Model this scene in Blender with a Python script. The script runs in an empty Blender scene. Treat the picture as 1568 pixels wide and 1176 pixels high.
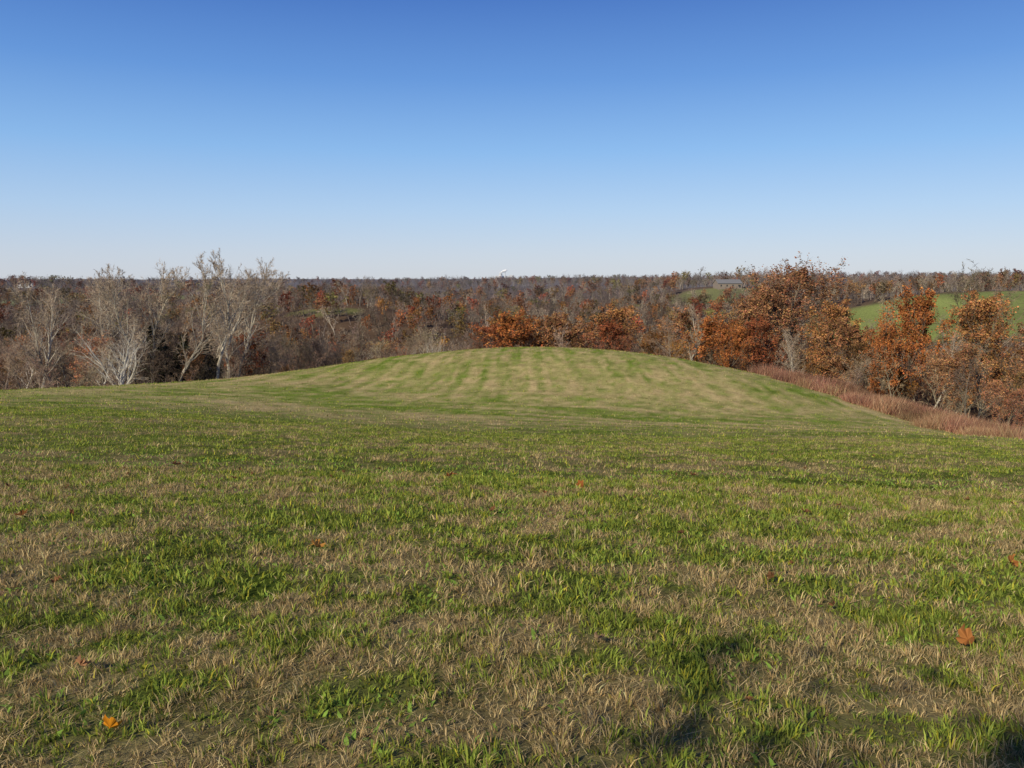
import bpy, bmesh, math, random
import numpy as np
from mathutils import Vector, Euler
import time
T0=time.time()
rs=np.random.RandomState(7)
scene=bpy.context.scene
scene.view_settings.view_transform='Standard'
scene.view_settings.look='None'
scene.view_settings.exposure=0

# ------------------------------------------------------------------ world
SUN_AZ=math.radians(218); SUN_EL=math.radians(31)
w=bpy.data.worlds.new("World"); scene.world=w; w.use_nodes=True
nt=w.node_tree; bg=nt.nodes['Background']
sky=nt.nodes.new('ShaderNodeTexSky'); sky.sky_type='NISHITA'; sky.sun_disc=False
sky.sun_elevation=SUN_EL; sky.sun_rotation=SUN_AZ
sky.altitude=200; sky.air_density=1.0; sky.dust_density=0.5; sky.ozone_density=2.5
tc=nt.nodes.new('ShaderNodeTexCoord'); sx=nt.nodes.new('ShaderNodeSeparateXYZ'); nt.links.new(tc.outputs['Generated'],sx.inputs[0])
cr=nt.nodes.new('ShaderNodeValToRGB'); el=cr.color_ramp.elements
stops=[(0,(.62,.67,.76)),(.03,(.56,.65,.80)),(.08,(.43,.61,.87)),(.15,(.25,.49,.87)),(.23,(.12,.31,.74)),(.32,(.048,.165,.56)),(.5,(.026,.09,.38)),(1,(.016,.055,.26))]
el[0].position=0; el[0].color=stops[0][1]+(1,); el[1].position=1; el[1].color=stops[-1][1]+(1,)
for p_,c_ in stops[1:-1]:
    e_=el.new(p_); e_.color=c_+(1,)
nt.links.new(sx.outputs[2],cr.inputs[0])
sc_=nt.nodes.new('ShaderNodeVectorMath'); sc_.operation='SCALE'; sc_.inputs['Scale'].default_value=1/.11; nt.links.new(cr.outputs[0],sc_.inputs[0])
mx_=nt.nodes.new('ShaderNodeMix'); mx_.data_type='RGBA'; mx_.inputs[0].default_value=.82
nt.links.new(sky.outputs[0],mx_.inputs[6]); nt.links.new(sc_.outputs[0],mx_.inputs[7])
nt.links.new(mx_.outputs[2],bg.inputs[0]); bg.inputs[1].default_value=0.11
S=Vector((math.sin(SUN_AZ)*math.cos(SUN_EL),math.cos(SUN_AZ)*math.cos(SUN_EL),math.sin(SUN_EL)))
sl=bpy.data.lights.new("sun","SUN"); sl.energy=5.0; sl.angle=math.radians(0.5); sl.color=(1.0,0.89,0.66)
so=bpy.data.objects.new("sun",sl); so.rotation_euler=S.to_track_quat('Z','Y').to_euler(); so.location=S*100
scene.collection.objects.link(so)

# ------------------------------------------------------------------ camera
cd=bpy.data.cameras.new("camera"); cam=bpy.data.objects.new("camera",cd); scene.collection.objects.link(cam)
cam.location=(0,0,1.6); cam.rotation_euler=(math.radians(90-7.6),0,0)
cd.sensor_width=36; cd.lens=28; cd.clip_end=20000; cd.clip_start=0.05
scene.camera=cam

# ------------------------------------------------------------------ noise
_tab=rs.rand(256,256)
def vnoise(x,y,s,seed=0):
    x=np.asarray(x,float)/s+seed*17.3+1000; y=np.asarray(y,float)/s+seed*7.7+1000
    xi=np.floor(x).astype(int); yi=np.floor(y).astype(int); fx=x-xi; fy=y-yi
    fx=fx*fx*(3-2*fx); fy=fy*fy*(3-2*fy)
    a=_tab[xi%256,yi%256]; b=_tab[(xi+1)%256,yi%256]; c=_tab[xi%256,(yi+1)%256]; d=_tab[(xi+1)%256,(yi+1)%256]
    return (a*(1-fx)+b*fx)*(1-fy)+(c*(1-fx)+d*fx)*fy
def sstep(a,b,x):
    t=np.clip((np.asarray(x,float)-a)/(b-a),0,1); return t*t*(3-2*t)

# ------------------------------------------------------------------ terrain
CP=np.array([
(0,-1,0.1),(0,5,-.5),(0,12,-1.45),(0,25,-3.6),(0,45,-6.1),(0,60,-6.0),
(12,45,-6.6),(20,35,-5.4),(12,20,-3.0),(-15,25,-2.7),(-25,40,-4.3),(-12,45,-5.6),(-10,15,-1.6),(10,60,-6.0),(-10,58,-6.1),(18,52,-7.1),
(0,-15,1.5),(20,-10,.3),(-20,-10,.8),(30,0,-2.4),(-30,0,-0.9),(-30,20,-2.3),(25,18,-3.6),
(-29,45,-4.75),(-22,55,-5.6),(-17.7,62,-5.9),(-10.6,70,-5.45),(-5.2,75,-5.27),(4.9,78,-5.24),(10.9,75,-5.3),(16.3,72,-5.9),(22.7,66,-6.9),(25.7,60,-7.7),(26.7,52,-8.0),(25.8,45,-7.5),(23,35,-5.6),
(4.9,90,-6.6),(-10,86,-7.2),(20,86,-8.8),(0,105,-10.5),(25,98,-12),(-28,88,-11.5),(0,130,-16),(-38,62,-8.5),(-48,80,-13),(-38,110,-15),
(33,66,-9.9),(36,54,-10.4),(42,60,-12.5),(33,42,-8.8),(45,32,-10),(40,18,-6.5),(55,50,-15),(35,85,-12),(60,80,-16),(-50,45,-7.5),(-60,20,-5),(60,10,-9)],float)
def tps_fit(P):
    n=len(P); X=P[:,:2]/50; r2=((X[:,None]-X[None])**2).sum(-1)
    K=0.5*r2*np.log(r2+1e-12); K[np.arange(n),np.arange(n)]=0.0008
    A=np.zeros((n+3,n+3)); A[:n,:n]=K; A[:n,n]=1; A[:n,n+1:]=X; A[n,:n]=1; A[n+1:,:n]=X.T
    b=np.zeros(n+3); b[:n]=P[:,2]; return X,np.linalg.solve(A,b)
TX,TC=tps_fit(CP)
def tps(x,y):
    x=x.ravel()/50; y=y.ravel()/50; out=TC[-3]+TC[-2]*x+TC[-1]*y
    for i in range(len(TX)):
        r2=(x-TX[i,0])**2+(y-TX[i,1])**2
        out+=TC[i]*0.5*r2*np.log(r2+1e-12)
    return out
def far(x,y):
    z=np.interp(y,[-500,-50,60,110,160,230,300,420,600,800,1300,2500,6000,14000],[12,6,-8,-16,-22,-30,-31,-26,-20,-18,-15,-14,-14,-20])
    a=np.clip((y-170)/200,0,1)
    z=z+a*(4.5*np.sin(x/115+y/170+1)+3.0*np.sin(x/62-y/95)+2.0*np.sin(y/48+x/160))*np.interp(y,[0,500,1000],[1,1,.6])+ np.clip((y-1000)/2000,0,1)*5*np.sin(x/420+y/700)
    z=z+22*np.exp(-((x-250)/125)**2-((y-455)/90)**2)
    z=z+10*np.exp(-((x-161)/60)**2-((y-610)/70)**2)
    z=z+9*np.exp(-((x+85)/45)**2-((y-400)/50)**2)
    z=z+11*np.exp(-((x+400)/160)**2-((y-760)/90)**2)
    z=z+9*np.exp(-((x+545)/70)**2-((y-900)/60)**2)
    z=z+4*np.exp(-((x+83)/50)**2-((y-690)/50)**2)
    z=z+np.clip(x,-350,500)*0.018*np.clip((y-350)/400,0,1)
    return z
def H(x,y):
    x=np.asarray(x,float); y=np.asarray(y,float); sh=x.shape
    r=np.hypot(x,y-40); wt=1-sstep(70,135,r)
    z=far(x,y).ravel(); m=(wt.ravel()>0)
    t=tps(x.ravel()[m],y.ravel()[m]); z[m]=z[m]*(1-wt.ravel()[m])+t*wt.ravel()[m]
    z=z+0.07*(vnoise(x,y,2.2,3).ravel()-.5)+0.035*(vnoise(x,y,.8,4).ravel()-.5)
    return z.reshape(sh)

U_E=[-.95,-.6,-.4,-.15,.15,.3,.4,.5,.6,.7,.95]; Y_E=[88,95,100,120,120,100,86,72,60,50,42]
def edge(x,y): return np.interp(x/np.maximum(y,1),U_E,Y_E)
BP=np.array([(25.5,70),(28.6,62),(31,54.5),(31.6,47),(33.8,41),(37,35),(44,28)],float)   # brush strip centre line
def field_mask(x,y):
    m=sstep(.0,.3,1-(((x-262)/122)**2+((y-406)/60)**2)+.3*(vnoise(x,y,30,21)-.5))
    m=np.maximum(m,sstep(0,.3,1-(((x-161)/55)**2+((y-575)/34)**2))*.55)
    m=np.maximum(m,sstep(0,.3,1-(((x+88)/20)**2+((y-376)/10)**2)+.4*(vnoise(x,y,12,22)-.5))*.4)
    m=np.maximum(m,sstep(0,.3,1-(((x+400)/150)**2+((y-700)/45)**2))*.6)
    return m
def straw(x,y):
    d=np.hypot(x,y); nr=1-sstep(10,28,d)
    s=.46+.01*nr+1.1*(vnoise(x,y,.14,31)-.5)*(1-sstep(8,20,d))+(.8+.4*nr)*(vnoise(x,y,.34,1)-.5)+(.5+.15*nr)*(vnoise(x,y,1.0,2)-.5)+.45*(vnoise(x,y,4.5,5)-.5)
    k=sstep(50,60,y+.15*np.abs(x-5))
    wx=x+1.2*(vnoise(x,y,12,33)-.5)+.25*y*np.tanh((x-4)/18)
    st=vnoise(wx,y*.035,.95,6)*.55+vnoise(wx,y*.08,.45,7)*.45
    amp=.45+1.3*vnoise(x,y,7,34)
    s=s+k*(amp*(st-.5)+.06)
    yy=y+.012*x*x+.10*x
    b=np.exp(-((yy-46)/8)**2)*(1-sstep(16,30,np.abs(x-2)))
    s2=vnoise(x*.13+2*vnoise(x,y,6,35),yy,.9,8)
    s=s+b*1.3*(s2-.45)
    s=s-.13*np.exp(-((yy-26)/13)**2)
    return np.clip(s,0,1)

def mesh_obj(name,V,F,mats,col=None,link=True,matidx=None,smooth=False):
    me=bpy.data.meshes.new(name)
    V=np.ascontiguousarray(V,dtype=np.float32); F=np.ascontiguousarray(F,dtype=np.int32); k=F.shape[1]
    me.vertices.add(len(V)); me.vertices.foreach_set('co',V.ravel())
    me.loops.add(F.size); me.loops.foreach_set('vertex_index',F.ravel())
    me.polygons.add(len(F)); me.polygons.foreach_set('loop_start',np.arange(len(F),dtype=np.int32)*k)
    if matidx is not None: me.polygons.foreach_set('material_index',np.asarray(matidx,dtype=np.int32))
    me.polygons.foreach_set('use_smooth',np.full(len(F),smooth))
    if col is not None:
        a=me.attributes.new('Col','FLOAT_COLOR','POINT'); c=np.ones((len(V),4),np.float32); c[:,:3]=col; a.data.foreach_set('color',c.ravel())
    me.update(calc_edges=True); me.validate()
    for m in mats: me.materials.append(m)
    o=bpy.data.objects.new(name,me)
    if link: scene.collection.objects.link(o)
    return o

# ------------------------------------------------------------------ materials
def new_mat(name):
    m=bpy.data.materials.new(name); m.use_nodes=True; t=m.node_tree; t.nodes.clear()
    o=t.nodes.new('ShaderNodeOutputMaterial'); return m,t,o
def N(t,k,**kw):
    n=t.nodes.new(k)
    for a,b in kw.items(): setattr(n,a,b)
    return n
def painted_haze(t,colsock,amount=.55,d1=1700):  # aerial haze painted into the base colour, stronger with distance from the origin
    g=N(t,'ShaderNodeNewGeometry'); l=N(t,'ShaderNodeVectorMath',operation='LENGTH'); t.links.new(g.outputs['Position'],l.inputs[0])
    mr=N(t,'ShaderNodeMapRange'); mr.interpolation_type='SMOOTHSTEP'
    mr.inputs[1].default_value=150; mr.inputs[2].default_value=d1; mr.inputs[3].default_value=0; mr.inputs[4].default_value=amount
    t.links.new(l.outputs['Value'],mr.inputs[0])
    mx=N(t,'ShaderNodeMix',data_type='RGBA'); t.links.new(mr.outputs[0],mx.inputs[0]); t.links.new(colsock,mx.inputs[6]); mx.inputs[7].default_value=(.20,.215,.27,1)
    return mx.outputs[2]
def plant_mat(name,rand=True,trans=.25,hz=True):
    m,t,o=new_mat(name)
    a=N(t,'ShaderNodeAttribute'); a.attribute_name='Col'; c=a.outputs['Color']
    if rand:
        oi=N(t,'ShaderNodeObjectInfo'); hs=N(t,'ShaderNodeHueSaturation')
        m1=N(t,'ShaderNodeMapRange'); m1.inputs[3].default_value=.472; m1.inputs[4].default_value=.525; t.links.new(oi.outputs['Random'],m1.inputs[0])
        mm=N(t,'ShaderNodeMath',operation='MULTIPLY'); mm.inputs[1].default_value=7.13; t.links.new(oi.outputs['Random'],mm.inputs[0])
        fr=N(t,'ShaderNodeMath',operation='FRACT'); t.links.new(mm.outputs[0],fr.inputs[0])
        m2=N(t,'ShaderNodeMapRange'); m2.inputs[3].default_value=.42; m2.inputs[4].default_value=1.6; t.links.new(fr.outputs[0],m2.inputs[0])
        t.links.new(m1.outputs[0],hs.inputs['Hue']); t.links.new(m2.outputs[0],hs.inputs['Value']); t.links.new(c,hs.inputs['Color']); c=hs.outputs[0]
    if hz: c=painted_haze(t,c)
    d=N(t,'ShaderNodeBsdfDiffuse'); t.links.new(c,d.inputs[0])
    if trans>0:
        tr=N(t,'ShaderNodeBsdfTranslucent'); t.links.new(c,tr.inputs[0]); mx=N(t,'ShaderNodeMixShader'); mx.inputs[0].default_value=trans
        t.links.new(d.outputs[0],mx.inputs[1]); t.links.new(tr.outputs[0],mx.inputs[2]); t.links.new(mx.outputs[0],o.inputs[0])
    else: t.links.new(d.outputs[0],o.inputs[0])
    return m
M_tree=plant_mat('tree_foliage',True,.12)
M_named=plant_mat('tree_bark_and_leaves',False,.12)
M_grass=plant_mat('grass_blades',False,.35,False)
def ground_mat():
    m,t,o=new_mat('ground_grass_and_litter')
    a=N(t,'ShaderNodeAttribute'); a.attribute_name='Col'
    g=N(t,'ShaderNodeNewGeometry')
    n1=N(t,'ShaderNodeTexNoise'); n1.inputs['Scale'].default_value=14; n1.inputs['Detail'].default_value=6; n1.inputs['Roughness'].default_value=.7; t.links.new(g.outputs['Position'],n1.inputs['Vector'])
    n2=N(t,'ShaderNodeTexNoise'); n2.inputs['Scale'].default_value=.9; n2.inputs['Detail'].default_value=8; n2.inputs['Roughness'].default_value=.75; t.links.new(g.outputs['Position'],n2.inputs['Vector'])
    ad=N(t,'ShaderNodeMath',operation='ADD'); t.links.new(n1.outputs[0],ad.inputs[0]); t.links.new(n2.outputs[0],ad.inputs[1])
    mr=N(t,'ShaderNodeMapRange'); mr.inputs[1].default_value=.7; mr.inputs[2].default_value=1.3; mr.inputs[3].default_value=.45; mr.inputs[4].default_value=1.55; t.links.new(ad.outputs[0],mr.inputs[0])
    sc=N(t,'ShaderNodeVectorMath',operation='SCALE'); t.links.new(a.outputs['Color'],sc.inputs[0]); t.links.new(mr.outputs[0],sc.inputs['Scale'])
    c=painted_haze(t,sc.outputs[0])
    d=N(t,'ShaderNodeBsdfDiffuse'); t.links.new(c,d.inputs[0])
    bp=N(t,'ShaderNodeBump'); bp.inputs['Strength'].default_value=.6; bp.inputs['Distance'].default_value=.05; t.links.new(n1.outputs[0],bp.inputs['Height']); t.links.new(bp.outputs[0],d.inputs['Normal'])
    t.links.new(d.outputs[0],o.inputs[0]); return m
M_ground=ground_mat()
def simple_mat(name,col,rough=.7,noise=.15):
    m,t,o=new_mat(name); p=N(t,'ShaderNodeBsdfPrincipled'); p.inputs['Roughness'].default_value=rough
    n=N(t,'ShaderNodeTexNoise'); n.inputs['Scale'].default_value=1.5; n.inputs['Detail'].default_value=5
    mx=N(t,'ShaderNodeMix',data_type='RGBA'); t.links.new(n.outputs[0],mx.inputs[0])
    mx.inputs[6].default_value=tuple(c*(1-noise) for c in col)+(1,); mx.inputs[7].default_value=tuple(min(1,c*(1+noise)) for c in col)+(1,)
    t.links.new(mx.outputs[2],p.inputs['Base Color']); t.links.new(p.outputs[0],o.inputs[0]); return m

GREEN=np.array([.19,.265,.042]); GREEN2=np.array([.34,.385,.075]); TAN=np.array([.82,.645,.335]); BROWN=np.array([.44,.295,.13])
# ------------------------------------------------------------------ ground sheet
def sinhspace(lo,hi,n,k,c=0):
    a=np.arcsinh((lo-c)/k); b=np.arcsinh((hi-c)/k); return c+k*np.sinh(np.linspace(a,b,n))
gx=sinhspace(-7000,7000,560,10); gy=sinhspace(-300,12000,620,16,8)
X,Y=np.meshgrid(gx,gy); Z=H(X,Y)
V=np.stack([X,Y,Z],-1).reshape(-1,3); nx=len(gx); ny=len(gy)
i=np.arange((nx-1)*(ny-1)); r=i//(nx-1); c=i%(nx-1); q=r*nx+c
F=np.stack([q,q+1,q+nx+1,q+nx],1)
xf=V[:,0]; yf=V[:,1]; s=straw(xf,yf)[:,None]
dist=np.hypot(xf,yf)
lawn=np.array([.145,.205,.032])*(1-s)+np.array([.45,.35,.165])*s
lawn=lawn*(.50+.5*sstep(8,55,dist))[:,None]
litter=np.array([.10,.064,.040])*(.7+.6*vnoise(xf,yf,6,9))[:,None]
fm=field_mask(xf,yf)[:,None]
fieldc=np.array([.19,.225,.06])*(.7+.6*vnoise(xf,yf*.4,14,11))[:,None]
e=edge(xf,yf); beyond=sstep(-6,2,yf-e)[:,None]; 
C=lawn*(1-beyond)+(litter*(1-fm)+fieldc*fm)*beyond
def bdist(x,y):
    d=np.full(x.shape,1e9)
    for a,b in zip(BP[:-1],BP[1:]):
        ab=b-a; t=np.clip(((x-a[0])*ab[0]+(y-a[1])*ab[1])/(ab@ab),0,1); d=np.minimum(d,np.hypot(x-a[0]-t*ab[0],y-a[1]-t*ab[1]))
    return d
bm=(1-sstep(2.0,4.0,bdist(xf,yf)+1.5*(vnoise(xf,yf,3,41)-.5)))[:,None]
C=C*(1-bm)+np.array([.17,.095,.06])*bm
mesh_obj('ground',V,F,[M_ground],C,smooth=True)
print('ground',time.time()-T0)

# ------------------------------------------------------------------ grass blades
def lookup():
    g0=np.arange(-80,80.01,.25); g1=np.arange(-6,100.01,.25); A,B=np.meshgrid(g0,g1); return H(A,B)
HG=lookup()
def Hq(x,y):
    a=(x+80)/.25; b=(y+6)/.25; i=np.clip(a.astype(int),0,HG.shape[1]-2); j=np.clip(b.astype(int),0,HG.shape[0]-2); fa=a-i; fb=b-j
    return (HG[j,i]*(1-fa)+HG[j,i+1]*fa)*(1-fb)+(HG[j+1,i]*(1-fa)+HG[j+1,i+1]*fa)*fb
def wedge(n,d0,d1,um=.78):
    d=np.sqrt(rs.rand(n)*(d1*d1-d0*d0)+d0*d0); u=(rs.rand(n)*2-1)*um
    return u*d,d
GV=[];GF=[];GC=[];off=0
def blades(x,y,L,W,lean,colr,two=True,az=None):
    global off
    n=len(x); z=Hq(x,y)-.004; az=rs.rand(n)*6.283 if az is None else az; wa=rs.rand(n)*6.283
    wx=np.cos(wa)*W/2; wy=np.sin(wa)*W/2; lx=np.cos(az)*lean*L; ly=np.sin(az)*lean*L; hz=L*np.sqrt(np.clip(1-lean**2,.02,1))
    P=lambda a,b,c: np.stack([a,b,c],-1)
    if two:
        v=np.stack([P(x-wx,y-wy,z),P(x+wx,y+wy,z),P(x+lx*.35-wx*.8,y+ly*.35-wy*.8,z+hz*.65),P(x+lx*.35+wx*.8,y+ly*.35+wy*.8,z+hz*.65),P(x+lx,y+ly,z+hz)],1)
        b=np.arange(n)[:,None]*5+off; f=np.stack([b+[0,1,3],b+[0,3,2],b+[2,3,4]],1).reshape(-1,3); k=5
    else:
        v=np.stack([P(x-wx,y-wy,z),P(x+wx,y+wy,z),P(x+lx,y+ly,z+hz)],1); f=np.arange(n)[:,None]*3+off+[0,1,2]; k=3
    GV.append(v.reshape(-1,3)); GF.append(f); GC.append(np.repeat(colr,k,0)); off+=n*k
def patch(n,d0,d1,Ls,Ws,two,cl):
    x,y=wedge(n,d0,d1); ok=(y<edge(x,y)-2)&(bdist(x,y)>2.6); x=x[ok];y=y[ok]; n=len(x)
    cx=np.round(x/cl)*cl; cy=np.round(y/cl)*cl; hx=(np.sin(cx*127.1+cy*311.7)*43758.5)%1; hy=(np.sin(cx*269.5+cy*183.3)*43758.5)%1; hh=(np.sin(cx*39.5+cy*83.3)*43758.5)%1; h2=(np.sin(cx*91.7+cy*47.9)*43758.5)%1
    tx=cx+(hx-.5)*cl*1.6; ty=cy+(hy-.5)*cl*1.6
    az=np.arctan2(y-ty,x-tx)+rs.normal(0,.9,n)
    pull=.75*rs.rand(n); x=x*(1-pull)+tx*pull; y=y*(1-pull)+ty*pull
    s=straw(x,y)+.5*(hh-.5); rr=rs.rand(n); iss=rr<np.clip((s-.5)*1.6+.52,.05,.96)
    gmix=rs.rand(n)[:,None]; tall=.45+.9*vnoise(x,y,.22,12)+.5*(h2-.5)
    colg=(GREEN*(1-gmix)+GREEN2*gmix)*(.5+.85*rs.rand(n))[:,None]
    yel=(rs.rand(n)<.15)[:,None]; colg=np.where(yel,colg*[1.5,1.15,.8],colg)
    b=rs.rand(n)[:,None]; colt=(TAN*b+BROWN*(1-b))*(.42+.8*rs.rand(n)**1.6)[:,None]
    col=np.where(iss[:,None],colt,colg)*(.72+.5*h2)[:,None]
    L=Ls*(.4+.9*rs.rand(n))*tall; L=np.where(iss,L*.95,L*.9)
    W=Ws*(.5+1.0*rs.rand(n)); W=np.where(iss,W*.65,W)
    lean=np.where(iss,.3+.66*rs.rand(n),.2+.75*rs.rand(n))
    blades(x,y,L,W,lean,np.clip(col,0,.9),two,az)
patch(95000,1.0,5,.068,.0060,True,.08)
patch(190000,5,12,.074,.0092,True,.10)
patch(200000,12,30,.08,.018,False,.26)
patch(190000,30,92,.11,.034,False,.5)
x,y=wedge(45000,1.0,9); k=straw(x,y)+.3*(rs.rand(len(x))-.5)>.48; x=x[k];y=y[k]; n=len(x)
blades(x,y,.05+.10*rs.rand(n)**2,.003+.003*rs.rand(n),.93+.06*rs.rand(n),np.clip(TAN*[1.02,1.02,1.05]*(.6+.45*rs.rand(n))[:,None],0,.9),False)
x,y=wedge(24000,1.2,14); k=vnoise(x,y,.35,15)>.52; x=x[k];y=y[k]
n=len(x); blades(x,y,.03+.03*rs.rand(n),.014+.014*rs.rand(n),.6+.35*rs.rand(n),GREEN2*[.70,.98,.9]*(.6+.6*rs.rand(n))[:,None],True)
mesh_obj('grass',np.concatenate(GV),np.concatenate(GF),[M_grass],np.concatenate(GC))
print('grass',time.time()-T0,off)

# ------------------------------------------------------------------ fallen leaves
LV=[];LF=[];LC=[];lo=0
def leaf(x,y,size,colr,rot):
    global lo
    z=float(Hq(np.array([x]),np.array([y]))[0])+.038
    k=22; pts=[(0,0,.012)]
    for j in range(k):
        a=2*math.pi*j/k; rad=size*.5*(.62+.38*abs(math.cos(2.5*a+.3)))*(1+.12*rs.rand()); pts.append((math.cos(a)*rad,math.sin(a)*rad*.85,1.2*rad*rad/size+.03*rs.rand()))
    pts.append((-size*.95,.01,.01)); 
    E=Euler((rs.uniform(-.8,.8),rs.uniform(-.8,.8),rot))
    for p in pts:
        q=E.to_matrix()@Vector(p); LV.append((q.x+x,q.y+y,q.z+z)); LC.append(np.array(colr)*(.6+.7*rs.rand()))
    for j in range(k): LF.append((lo,lo+1+j,lo+1+(j+1)%k))
    LF.append((lo+1+k//2,lo+2+k//2,lo+1+k)); lo+=len(pts)
OR=(.46,.19,.06); BR=(.26,.13,.06)
for a in [(2.6,4.3,.115,OR),(-2.16,3.75,.085,(.42,.22,.11)),(-1.68,3.1,.08,(.65,.26,.02)),(-1.63,6.4,.13,(.55,.27,.07)),(-4.7,7.4,.13,OR),(4.12,6.35,.14,OR),(.95,10.6,.14,(.35,.13,.04)),(-.9,11.2,.14,OR),(3.3,8.7,.10,BR),(-.2,8.3,.08,BR),(1.9,5.6,.06,BR),(-3.1,5.2,.06,BR),(2.9,12.5,.12,BR),(-5.2,12,.12,BR)]:
    leaf(a[0],a[1],a[2],a[3],rs.rand()*6.28)
for j in range(90):
    x_,y_=wedge(1,2.5,20); leaf(float(x_[0]),float(y_[0]),.03+.04*rs.rand(),[BR,(.3,.2,.12),(.2,.10,.05)][j%3],rs.rand()*6.28)
mesh_obj('fallen_leaves',np.array(LV),np.array(LF),[M_grass],np.array(LC))

# ------------------------------------------------------------------ trees
def perp(d):
    a=(0,0,1) if abs(d[2])<.9 else (1,0,0)
    u=(d[1]*a[2]-d[2]*a[1],d[2]*a[0]-d[0]*a[2],d[0]*a[1]-d[1]*a[0]); l=math.sqrt(sum(c*c for c in u)); u=tuple(c/l for c in u)
    v=(d[1]*u[2]-d[2]*u[1],d[2]*u[0]-d[0]*u[2],d[0]*u[1]-d[1]*u[0]); return u,v
def make_tree(name,seed,Ht=15,r0=.22,first=.3,spread=.36,n0=18,kids=(6,5,4),angle=(.6,1.1),up=.12,wig=.12,twigw=.03,bark=(.2,.16,.12),bark_up=None,twig=(.2,.15,.11),leaves=0,leafs=.22,leafc=(.25,.09,.03),stems=1,top_sparse=False,cone=False,mat=None):
    R=random.Random(seed); V=[];F=[];C=[]; tips=[]
    bark_up=bark_up or bark
    def norm(d):
        l=math.sqrt(d[0]**2+d[1]**2+d[2]**2); return (d[0]/l,d[1]/l,d[2]/l)
    def tube(pts,rad,sides,col,colu):
        base=len(V)
        for i,(p,r) in enumerate(zip(pts,rad)):
            d=norm(tuple(pts[min(i+1,len(pts)-1)][k]-pts[max(i-1,0)][k] for k in range(3))); u,v=perp(d)
            h=min(1,max(0,p[2]/Ht)); cc=tuple(col[k]*(1-h)+colu[k]*h for k in range(3)); f=.75+.5*R.random()
            for s in range(sides):
                a=2*math.pi*s/sides; ca=math.cos(a)*r; sa=math.sin(a)*r
                V.append((p[0]+u[0]*ca+v[0]*sa,p[1]+u[1]*ca+v[1]*sa,p[2]+u[2]*ca+v[2]*sa)); C.append((cc[0]*f,cc[1]*f,cc[2]*f))
        for i in range(len(pts)-1):
            for s in range(sides):
                a=base+i*sides+s; b=base+i*sides+(s+1)%sides; F.append((a,b,b+sides)); F.append((a,b+sides,a+sides))
    def grow(p,d,L,r,lev):
        if lev==3:
            d=norm(d); u,v=perp(d); a=R.random()*6.28; w=twigw; ux=tuple((u[k]*math.cos(a)+v[k]*math.sin(a))*w*.5 for k in range(3))
            m=tuple(p[k]+d[k]*L*.5+R.gauss(0,.06)*L for k in range(3)); e=tuple(p[k]+d[k]*L+(0,0,-.04*L)[k]+R.gauss(0,.1)*L for k in range(3))
            b=len(V); f=.6+.8*R.random(); cc=tuple(c*f for c in twig)
            V.append(tuple(p[k]-ux[k] for k in range(3)));V.append(tuple(p[k]+ux[k] for k in range(3)))
            V.append(tuple(m[k]-ux[k]*.8 for k in range(3)));V.append(tuple(m[k]+ux[k]*.8 for k in range(3)));V.append(e)
            C.extend([cc]*5); F.extend([(b,b+1,b+3),(b,b+3,b+2),(b+2,b+3,b+4)]); tips.append(m); tips.append(e); return
        ns=(7,4,3)[lev]; pts=[p]; rad=[r]; ds=[d]
        for i in range(ns):
            d=norm((d[0]+R.gauss(0,wig),d[1]+R.gauss(0,wig),d[2]+R.gauss(0,wig*.6)+(up if lev else .04)))
            p=tuple(p[k]+d[k]*L/ns for k in range(3)); pts.append(p); rad.append(r*(1-.85*(i+1)/ns)); ds.append(d)
        tube(pts,rad,(6,4,3)[lev],bark,bark_up)
        n=(n0,kids[0],kids[1])[lev]
        for j in range(n):
            lo=(first,.2,.15)[lev]; f=lo+(1-lo)*((j+R.random())/n); x=f*ns; i=min(int(x),ns-1); g=x-i
            q=tuple(pts[i][k]*(1-g)+pts[i+1][k]*g for k in range(3)); dd=ds[i]; u,v=perp(dd)
            a=R.random()*6.283+j*2.4; an=R.uniform(*angle)*(1-.45*f*(lev==0)); ca=math.cos(an);sa=math.sin(an)
            nd=tuple(dd[k]*ca+(u[k]*math.cos(a)+v[k]*math.sin(a))*sa for k in range(3))
            if lev==0:
                h=(f-first)/(1-first); prof=(1.05-h) if cone else (.45+.75*math.sin(math.pi*min(1,.18+h*.80))); l=Ht*spread*prof*R.uniform(.65,1.2)
            else: l=L*(.55,.5)[lev-1]*R.uniform(.6,1.2)*(1.1-.45*f)
            rr=r*(1-.85*f)*.55
            grow(q,nd,l,max(rr,.012),lev+1)
            if lev==2:
                for _ in range(kids[2]-1):
                    nd2=norm((nd[0]+R.gauss(0,.5),nd[1]+R.gauss(0,.5),nd[2]+R.gauss(0,.5))); grow(q,nd2,l*R.uniform(.6,1.1),.01,3)
    for s in range(stems):
        a=R.random()*6.28+s*6.28/stems; t=.0 if stems==1 else R.uniform(.15,.5)
        grow((0,0,-.5),norm((math.sin(a)*t,math.cos(a)*t,1)),Ht*(.92 if stems==1 else R.uniform(.75,.95)),r0*(1 if stems==1 else .65),0)
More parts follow.
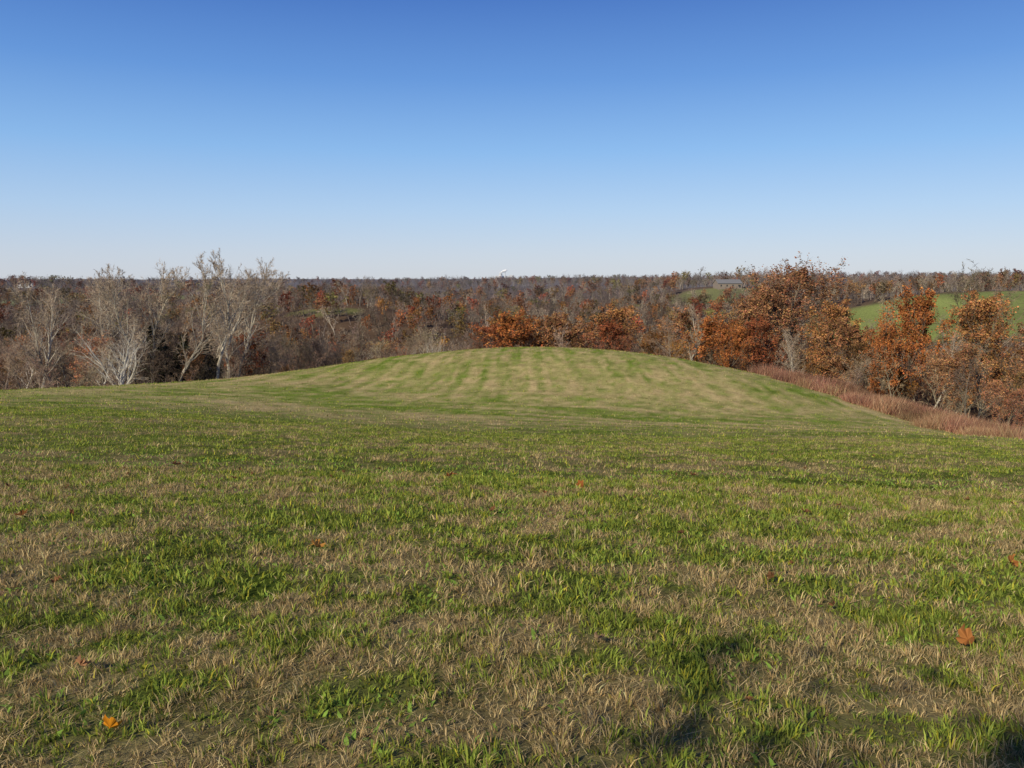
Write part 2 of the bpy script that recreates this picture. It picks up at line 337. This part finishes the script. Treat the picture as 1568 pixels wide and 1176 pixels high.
    if leaves:
        mx=max(t[2] for t in tips)
        for j in range(leaves):
            t=R.choice(tips)
            if top_sparse and R.random()<max(0,(t[2]/mx-.72)*2.4): continue
            p=tuple(t[k]+R.gauss(0,.13) for k in range(3)); d=norm((R.gauss(0,1),R.gauss(0,1),R.gauss(0,1))); u,v=perp(d); s=leafs*R.uniform(.6,1.3); b=len(V)
            g=.85+.3*math.sin(t[0]*1.7+seed)*math.sin(t[1]*1.9)+.2*math.sin(t[2]*2.1+seed); f=g*R.uniform(.6,1.35); hue=R.uniform(.8,1.25)
            cc=(leafc[0]*f,leafc[1]*f*hue,leafc[2]*f)
            V.append(tuple(p[k]-u[k]*s*.5 for k in range(3)));V.append(tuple(p[k]+v[k]*s*.35 for k in range(3)));V.append(tuple(p[k]+u[k]*s*.55 for k in range(3)));V.append(tuple(p[k]-v[k]*s*.4+d[k]*s*.2 for k in range(3)))
            C.extend([cc]*4); F.append((b,b+1,b+2)); F.append((b,b+2,b+3))
    o=mesh_obj(name,np.array(V),np.array(F),[mat or M_tree],np.array(C),link=False)
    top=max(v[2] for v in V); o['top']=top
    return o
col=bpy.data.collections.new('forest_tree_kinds')
P={}
G=(.20,.165,.13); WH=(.50,.46,.40)
specs=[
 ('near_bare_a',dict(seed=1,twigw=.03,twig=(.25,.185,.13))),
 ('near_bare_b',dict(seed=2,spread=.3,n0=20,first=.25,twig=(.32,.245,.17),twigw=.03,bark=(.32,.27,.2))),
 ('near_bare_c',dict(seed=3,stems=3,n0=9,twig=(.21,.15,.115),twigw=.03)),
 ('near_bare_d',dict(seed=8,spread=.3,twig=(.13,.095,.075),bark=(.13,.11,.09),twigw=.035)),
 ('near_pale',dict(seed=4,bark=WH,bark_up=WH,twig=(.36,.29,.21),first=.35,r0=.2,twigw=.025)),
 ('near_oak_a',dict(seed=5,leaves=8000,leafs=.24,leafc=(.36,.14,.055),spread=.4)),
 ('near_oak_b',dict(seed=6,leaves=5000,leafs=.22,leafc=(.34,.18,.08),spread=.36)),
 ('near_sapling',dict(seed=7,Ht=7,r0=.07,n0=12,first=.1,spread=.4,kids=(4,4,3),twig=(.27,.18,.12),twigw=.025)),
 ('z_far_bare_a',dict(seed=11,n0=11,kids=(4,4,3),twigw=.12,spread=.4,twig=(.25,.19,.145),bark=G)),
 ('z_far_bare_b',dict(seed=12,n0=11,kids=(4,4,3),twigw=.11,spread=.34,twig=(.31,.24,.18),bark=(.35,.3,.24))),
 ('z_far_bare_c',dict(seed=13,n0=11,kids=(4,4,3),twigw=.11,spread=.45,twig=(.17,.125,.10),bark=G)),
 ('z_far_oak_a',dict(seed=14,n0=11,kids=(4,4,2),twigw=.1,spread=.42,leaves=1500,leafs=.55,leafc=(.38,.15,.06))),
 ('z_far_oak_b',dict(seed=15,n0=11,kids=(4,4,2),twigw=.1,spread=.42,leaves=1300,leafs=.55,leafc=(.33,.19,.08))),
 ('z_far_oak_c',dict(seed=16,n0=11,kids=(4,4,2),twigw=.1,spread=.40,leaves=1300,leafs=.55,leafc=(.24,.20,.07))),
]
specs.sort(key=lambda a:a[0])
for n_,k_ in specs:
    o=make_tree('kind_'+n_,**k_); P[n_]=(len(P),o); col.objects.link(o)
print('protos',time.time()-T0)

def instancer(name,pts,pid,rot,scl,coll):
    me=bpy.data.meshes.new(name); me.vertices.add(len(pts)); me.vertices.foreach_set('co',np.asarray(pts,np.float32).ravel())
    a=me.attributes.new('pid','INT','POINT'); a.data.foreach_set('value',np.asarray(pid,np.int32))
    a=me.attributes.new('rot','FLOAT_VECTOR','POINT'); a.data.foreach_set('vector',np.asarray(rot,np.float32).ravel())
    a=me.attributes.new('scl','FLOAT_VECTOR','POINT'); a.data.foreach_set('vector',np.asarray(scl,np.float32).ravel())
    o=bpy.data.objects.new(name,me); scene.collection.objects.link(o)
    g=bpy.data.node_groups.new(name+'_nodes','GeometryNodeTree')
    g.interface.new_socket('Geometry',in_out='INPUT',socket_type='NodeSocketGeometry'); g.interface.new_socket('Geometry',in_out='OUTPUT',socket_type='NodeSocketGeometry')
    gi=g.nodes.new('NodeGroupInput'); go=g.nodes.new('NodeGroupOutput'); ip=g.nodes.new('GeometryNodeInstanceOnPoints'); ci=g.nodes.new('GeometryNodeCollectionInfo')
    ci.inputs['Collection'].default_value=coll; ci.inputs['Separate Children'].default_value=True; ci.inputs['Reset Children'].default_value=True
    def na(nm,ty):
        n=g.nodes.new('GeometryNodeInputNamedAttribute'); n.data_type=ty; n.inputs['Name'].default_value=nm; return n.outputs['Attribute']
    e=g.nodes.new('FunctionNodeEulerToRotation')
    L=g.links.new
    L(gi.outputs[0],ip.inputs['Points']); L(ci.outputs[0],ip.inputs['Instance']); ip.inputs['Pick Instance'].default_value=True
    L(na('pid','INT'),ip.inputs['Instance Index']); L(na('rot','FLOAT_VECTOR'),e.inputs[0]); L(e.outputs[0],ip.inputs['Rotation']); L(na('scl','FLOAT_VECTOR'),ip.inputs['Scale'])
    L(ip.outputs[0],go.inputs[0])
    m=o.modifiers.new('scatter','NODES'); m.node_group=g
    return o

def scatter(n,y0,y1,um):
    y=np.sqrt(rs.rand(n)*(y1*y1-y0*y0)+y0*y0); x=(rs.rand(n)*2-1)*um*y; return x,y
def excl(x,y):
    m=field_mask(x,y)>.25
    m|=(np.abs(x-161)<20)&(y>555)&(y<625)
    m|=(np.abs(x+83)<9)&(y>665)&(y<700)
    m|=(np.abs(x+545)<16)&(y>830)&(y<912)
    m|=(bdist(x,y)<4)
    return m
pts=[];pid=[];rot=[];scl=[]
def add(x,y,kinds,probs,hlo,hhi):
    n=len(x); k=rs.choice(len(kinds),n,p=np.array(probs)/sum(probs)); z=H(x,y); h=hlo+(hhi-hlo)*rs.rand(n)
    for i in range(n):
        p=P[kinds[k[i]]]; s=h[i]/p[1]['top']; pts.append((x[i],y[i],z[i])); pid.append(p[0]); rot.append((rs.normal(0,.04),rs.normal(0,.04),rs.rand()*6.28)); a=s*rs.uniform(.9,1.25); scl.append((a,a,s))
x,y=scatter(2700,40,260,.90); k=(y>edge(x,y)+3)&~excl(x,y); x=x[k];y=y[k]
d=y-edge(x,y); kk=d<14
add(x[kk],y[kk],['near_bare_a','near_bare_b','near_bare_c','near_bare_d','near_pale','near_oak_b','near_sapling'],[2,2,2,1,.7,.9,4],4.0,8.0)
x=x[~kk];y=y[~kk]
kr=(x/y>.22)
add(x[kr],y[kr],['near_bare_a','near_bare_b','near_bare_c','near_bare_d','near_pale','near_oak_a','near_oak_b','near_sapling'],[2,2,1.5,1.2,.6,1.0,1.5,1],7,10.5)
x=x[~kr];y=y[~kr]; kd=(x/y<-.30)&(x/y>-.5)&(y<140)
add(x[kd],y[kd],['near_bare_a','near_bare_c','near_bare_d','near_oak_b'],[1,1,5,.4],8,12)
x=x[~kd];y=y[~kd]; kc=(x/y>-.12)&(y<190)
add(x[kc],y[kc],['near_bare_a','near_bare_b','near_bare_c','near_bare_d','near_oak_a','near_oak_b','near_sapling'],[2,2,2,1,1.0,1.3,1],8,12.5)
x=x[~kc];y=y[~kc]
add(x,y,['near_bare_a','near_bare_b','near_bare_c','near_bare_d','near_pale','near_oak_a','near_oak_b','near_sapling'],[3,3,2.5,2,.5,.5,.6,1],8,12.5)
x,y=scatter(3600,250,600,.88); k=~excl(x,y); x=x[k];y=y[k]
k=(x/y>.33)&(y<350)
add(x[k],y[k],['z_far_bare_a','z_far_bare_b','z_far_bare_c','z_far_oak_a','z_far_oak_b'],[4,3,4,1.3,1],6,10)
x=x[~k];y=y[~k]
add(x,y,['z_far_bare_a','z_far_bare_b','z_far_bare_c','z_far_oak_a','z_far_oak_b','z_far_oak_c'],[4,3,4,1.6,1.3,.5],9,15)
x,y=scatter(4000,600,1300,.85); k=~excl(x,y); x=x[k];y=y[k]
add(x,y,['z_far_bare_a','z_far_bare_b','z_far_bare_c','z_far_oak_a','z_far_oak_b','z_far_oak_c'],[4,3,4,1.6,1.3,.5],10,18)
x,y=scatter(3000,1300,3000,.8)
add(x,y,['z_far_bare_a','z_far_bare_c','z_far_oak_a','z_far_oak_b'],[4,4,1.2,1.2],11,21)
instancer('distant_forest',pts,pid,rot,scl,col)
print('forest',time.time()-T0,len(pts))

# ------------------------------------------------------------------ individual trees
def place(o,name,x,y,ztop,rz=0.,wide=1.0):
    z=float(H(np.array([x]),np.array([y]))[0]); s=(ztop-z)/o['top']
    ob=bpy.data.objects.new(name,o.data); ob.location=(x,y,z); ob.rotation_euler=(0,0,rz); ob.scale=(s*wide,s*wide,s); scene.collection.objects.link(ob); return ob
syc=[make_tree('sycamore_kind',seed=20+i,Ht=17,r0=.20,first=.28,spread=.23,n0=20,kids=(7,6,4),angle=(.35,.85),up=.13,wig=.16,bark=(.46,.42,.35),bark_up=(.48,.43,.35),twig=(.38,.295,.22),twigw=.028,mat=M_named) for i in range(4)]
sycm=make_tree('sycamore_kind',seed=31,Ht=11,r0=.3,first=.25,spread=.33,n0=9,kids=(5,4,3),angle=(.4,.9),up=.1,wig=.17,bark=(.6,.57,.5),bark_up=(.6,.57,.5),twig=(.38,.31,.24),stems=5,twigw=.025,mat=M_named)
for j,(u,d,zt) in enumerate([(-.572,120,2.6),(-.530,128,1.7),(-.485,114,3.7),(-.455,118,4.6),(-.428,112,5.2),(-.378,114,6.0),(-.348,126,5.0),(-.40,126,4.4),(-.545,135,2.4),(-.505,130,3.4),(-.36,118,3.2),(-.60,118,1.4),(-.33,130,1.5),(-.47,132,3.6)]):
    place(syc[j%4],'bare_sycamore_tree',u*d,d,zt,j*1.9,(.95,1.15,1.05)[j%3])
place(sycm,'bare_sycamore_tree',-.497*101,101,-3.6,.5,1.1)
place(sycm,'bare_sycamore_tree',-.10*128,128,-7,2.5,.8)
place(syc[1],'bare_sycamore_tree',.219*112,112,-1.8,2.5,.9)
place(syc[2],'bare_sycamore_tree',.365*98,98,-4.5,1.,1.1)
place(syc[0],'bare_sycamore_tree',.53*88,88,-4.2,2.,1)
ced=make_tree('cedar_kind',seed=62,Ht=10,r0=.18,first=.05,spread=.26,n0=30,kids=(5,4,3),angle=(.9,1.3),up=.03,wig=.09,leaves=7000,leafs=.18,leafc=(.042,.042,.026),twig=(.06,.05,.03),cone=True,twigw=.05,mat=M_named)
for u,d,zt,wd in [(-.436,116,-5.2,1.2),(-.418,120,-4.9,1.3),(-.396,117,-6.2,1.3),(-.38,122,-6.4,1.2)]: place(ced,'red_cedar_tree',u*d,d,zt,u*40,wd)
oak=[make_tree('oak_kind',seed=40,Ht=19,r0=.35,first=.2,spread=.34,n0=24,kids=(7,6,4),leaves=22000,leafs=.22,leafc=(.33,.155,.085),top_sparse=True,twigw=.035,twig=(.30,.22,.16),mat=M_named),
 make_tree('oak_kind',seed=41,Ht=13,r0=.28,first=.12,spread=.40,n0=24,kids=(7,5,3),leaves=14000,leafs=.24,leafc=(.42,.155,.055),mat=M_named),
 make_tree('oak_kind',seed=42,Ht=13,r0=.25,first=.15,spread=.38,n0=20,kids=(7,5,3),leaves=10000,leafs=.22,leafc=(.38,.19,.095),mat=M_named),
 make_tree('oak_kind',seed=43,Ht=13,r0=.25,first=.12,spread=.40,n0=22,kids=(7,5,3),leaves=10000,leafs=.22,leafc=(.32,.105,.05),mat=M_named),
 make_tree('oak_kind',seed=44,Ht=13,r0=.25,first=.14,spread=.36,n0=26,kids=(7,6,3),leaves=13000,leafs=.22,leafc=(.40,.19,.08),mat=M_named)]
for j,(k,u,d,zt,wd) in enumerate([(0,.3345,118,5.4,1.15),(2,.302,112,.6,.9),(4,.385,104,-.8,.9),(1,.495,95,1.4,.75),(4,.605,90,.4,.85),(2,.64,80,-1.5,.9),
   (1,.008,140,-3.2,1.2),(4,.040,143,-4.4,1.1),(2,.083,138,-4.0,1.1),(4,.14,142,-2.8,1.15),(2,.178,140,-3.2,1.1),(1,.25,114,-3.0,1.1),(1,.272,108,-4.2,.8),(2,.43,100,-3,1.),(3,-.337,130,-6.2,1.1),(2,.55,76,-4.5,.9),(3,-.022,140,-5.2,1.1),(3,.315,108,-2.5,.9),(1,.47,90,-3.2,.7),(3,.115,140,-4.6,1.0)]):
    place(oak[k],'added_shadow_oak',u*d,d,zt,j*1.3,wd)
bare=P['near_bare_b'][1]
for u,d,zt in [(.557,132,5.0),(.60,120,2),(.46,125,1.2),(-.28,150,-3),(.205,118,-3.2),(.065,128,-5.2)]: place(bare,'bare_tree',u*d,d,zt,u*9,1.1)
place(oak[1],'added_shadow_oak',-3.44,-6.47,6.9,0,.95)  # unseen oak added behind the camera to cast the corner shadow

# ------------------------------------------------------------------ russet brush strip
cb=bpy.data.collections.new('brush_kinds')
for s_ in range(3):
    R=np.random.RandomState(s_+50); n=420; bx=R.normal(0,.5,n); by=R.normal(0,.5,n); h=R.uniform(.35,1.0,n)*(1.1-.35*np.hypot(bx,by)).clip(.3); a=R.rand(n)*6.28; l=R.uniform(.2,.8,n)*h; wa=R.rand(n)*6.28; wd=R.uniform(.02,.045,n)
    v=np.stack([np.stack([bx-np.cos(wa)*wd/2,by-np.sin(wa)*wd/2,np.zeros(n)-.1],-1),np.stack([bx+np.cos(wa)*wd/2,by+np.sin(wa)*wd/2,np.zeros(n)-.1],-1),np.stack([bx+np.cos(a)*l,by+np.sin(a)*l,h],-1)],1).reshape(-1,3)
    cc=np.array([[.29,.16,.10],[.25,.125,.08],[.35,.23,.145]])[R.randint(0,3,n)]*R.uniform(.7,1.3,(n,1))
    o=mesh_obj('brush_kind_%d'%s_,v,np.arange(3*n).reshape(-1,3),[M_tree],np.repeat(cc,3,0),link=False); cb.objects.link(o)
def brush(name,x,y,sc=1):
    z=H(x,y); n=len(x); s=sc*rs.uniform(.5,1.3,n)*(.5+.9*vnoise(x,y,3,44))
    instancer(name,np.stack([x,y,z],-1),rs.randint(0,3,n),np.stack([np.zeros(n),np.zeros(n),rs.rand(n)*6.28],-1),np.stack([s,s,s],-1),cb)
t=rs.rand(1700)*(len(BP)-1); i=t.astype(int); f=(t-i)[:,None]; q=BP[i]*(1-f)+BP[np.minimum(i+1,len(BP)-1)]*f; brush('dry_brush',q[:,0]+rs.normal(0,1.5,1700),q[:,1]+rs.normal(0,1.4,1700),1.0)
u=-.9+.5*rs.rand(1400); y=88+22*rs.rand(1400); brush('dry_brush',u*y,y,1.5)

# ------------------------------------------------------------------ far buildings
def box(V,F,x0,x1,y0,y1,z0,z1):
    b=len(V); V+= [(x0,y0,z0),(x1,y0,z0),(x1,y1,z0),(x0,y1,z0),(x0,y0,z1),(x1,y0,z1),(x1,y1,z1),(x0,y1,z1)]
    F+= [(b,b+1,b+5,b+4),(b+1,b+2,b+6,b+5),(b+2,b+3,b+7,b+6),(b+3,b,b+4,b+7),(b+4,b+5,b+6,b+7),(b,b+3,b+2,b+1)]
M_white=simple_mat('white_siding',(.7,.7,.68)); M_roof=simple_mat('grey_shingle_roof',(.17,.17,.18),.9); M_dark=simple_mat('dark_window',(.03,.035,.04),.2); M_barn=simple_mat('weathered_barn_wood',(.22,.18,.15)); M_steam=simple_mat('steam',(.7,.72,.76),1,.03); M_conc=simple_mat('concrete',(.5,.52,.56))
def part(e,n,V,F,m):
    me=bpy.data.meshes.new(n); me.from_pydata(V,[],F); me.materials.append(m); o=bpy.data.objects.new(n,me); o.parent=e; scene.collection.objects.link(o)
def house(name,x,y,W,D,Hh,Rh,mw,rz=0.,zb=None):
    z=float(H(np.array([x]),np.array([y]))[0]) if zb is None else zb
    e=bpy.data.objects.new(name,None); e.location=(x,y,z); e.rotation_euler=(0,0,rz); scene.collection.objects.link(e)
    V=[];F=[]; box(V,F,-W/2,W/2,-D/2,D/2,-2,Hh); b=len(V); V+=[(-W/2,-D/2,Hh),(-W/2,D/2,Hh),(-W/2,0,Hh+Rh),(W/2,-D/2,Hh),(W/2,D/2,Hh),(W/2,0,Hh+Rh)]; F+=[(b,b+1,b+2),(b+3,b+5,b+4)]
    part(e,'walls',V,F,mw)
    V=[];F=[];o=.5
    for s in (-1,1):
        b=len(V); k=Rh/(D/2); V+=[(-W/2-o,s*(D/2+o),Hh-o*k+.05),(W/2+o,s*(D/2+o),Hh-o*k+.05),(W/2+o,0,Hh+Rh+.05),(-W/2-o,0,Hh+Rh+.05),(-W/2-o,s*(D/2+o),Hh-o*k+.25),(W/2+o,s*(D/2+o),Hh-o*k+.25),(W/2+o,0,Hh+Rh+.25),(-W/2-o,0,Hh+Rh+.25)]
        F+=[(b,b+1,b+2,b+3),(b+4,b+5,b+6,b+7),(b,b+1,b+5,b+4),(b,b+3,b+7,b+4),(b+1,b+2,b+6,b+5)]
    part(e,'roof',V,F,M_roof)
    V=[];F=[]; n=max(2,int(W/4))
    for i in range(n):
        cx=-W/2+(i+.5)*W/n; box(V,F,cx-.5,cx+.5,-D/2-.04,-D/2-.003,1.0,2.3)
    part(e,'windows',V,F,M_dark)
    V=[];F=[]; box(V,F,W/2-1.9,W/2-.8,-D/2-.05,-D/2-.003,0,2.1) ; part(e,'door',V,F,M_dark)
house('barn',161,600,18,11,3.4,2.6,M_barn,.1)
house('white_farmhouse',-83,690,11,8,4.2,2.5,M_white,-.2)
house('white_farmhouse',-545,900,16,9,5.5,3,M_white,.2)
e=bpy.data.objects.new('power_plant',None); e.location=(-42,3300,-2); e.scale=(.62,.62,.62); scene.collection.objects.link(e)
def lathe(prof,n,cx):
    V=[];F=[]
    for (r_,z_) in prof:
        for s in range(n): V.append((cx+r_*math.cos(6.2832*s/n),r_*math.sin(6.2832*s/n),z_))
    for i in range(len(prof)-1):
        for s in range(n): F.append((i*n+s,i*n+(s+1)%n,(i+1)*n+(s+1)%n,(i+1)*n+s))
    return V,F
V,F=lathe([(17,-30),(13,15),(11,26),(12,33),(11,33),(10,26)],24,-8); part(e,'cooling_tower',V,F,M_conc)
V,F=lathe([(3,-30),(2.2,44),(1.6,44)],12,22); part(e,'chimney_stack',V,F,M_conc)
V=[];F=[]; box(V,F,-45,50,10,40,-30,18); box(V,F,50.01,70,5,35,-30,24); part(e,'boiler_house',V,F,M_conc)
bm_=bmesh.new(); R=random.Random(5)
for i in range(26):
    f=i/25; m=bmesh.ops.create_icosphere(bm_,subdivisions=2,radius=(3.5+5*f)*R.uniform(.6,1.1))
    ox=-8+34*f**1.3+R.gauss(0,3); oz=35+20*f+R.gauss(0,2); oy=R.gauss(0,4)
    for v in m['verts']:
        k=1+.22*math.sin(v.co.x*1.3+i)*math.sin(v.co.z*1.1+i*2); v.co=Vector((v.co.x*k+ox,v.co.y*k+oy,v.co.z*k*.8+oz))
me=bpy.data.meshes.new('steam_plume'); bm_.to_mesh(me); me.materials.append(M_steam); o=bpy.data.objects.new('steam_plume',me); o.parent=e; scene.collection.objects.link(o)
print('done',time.time()-T0)
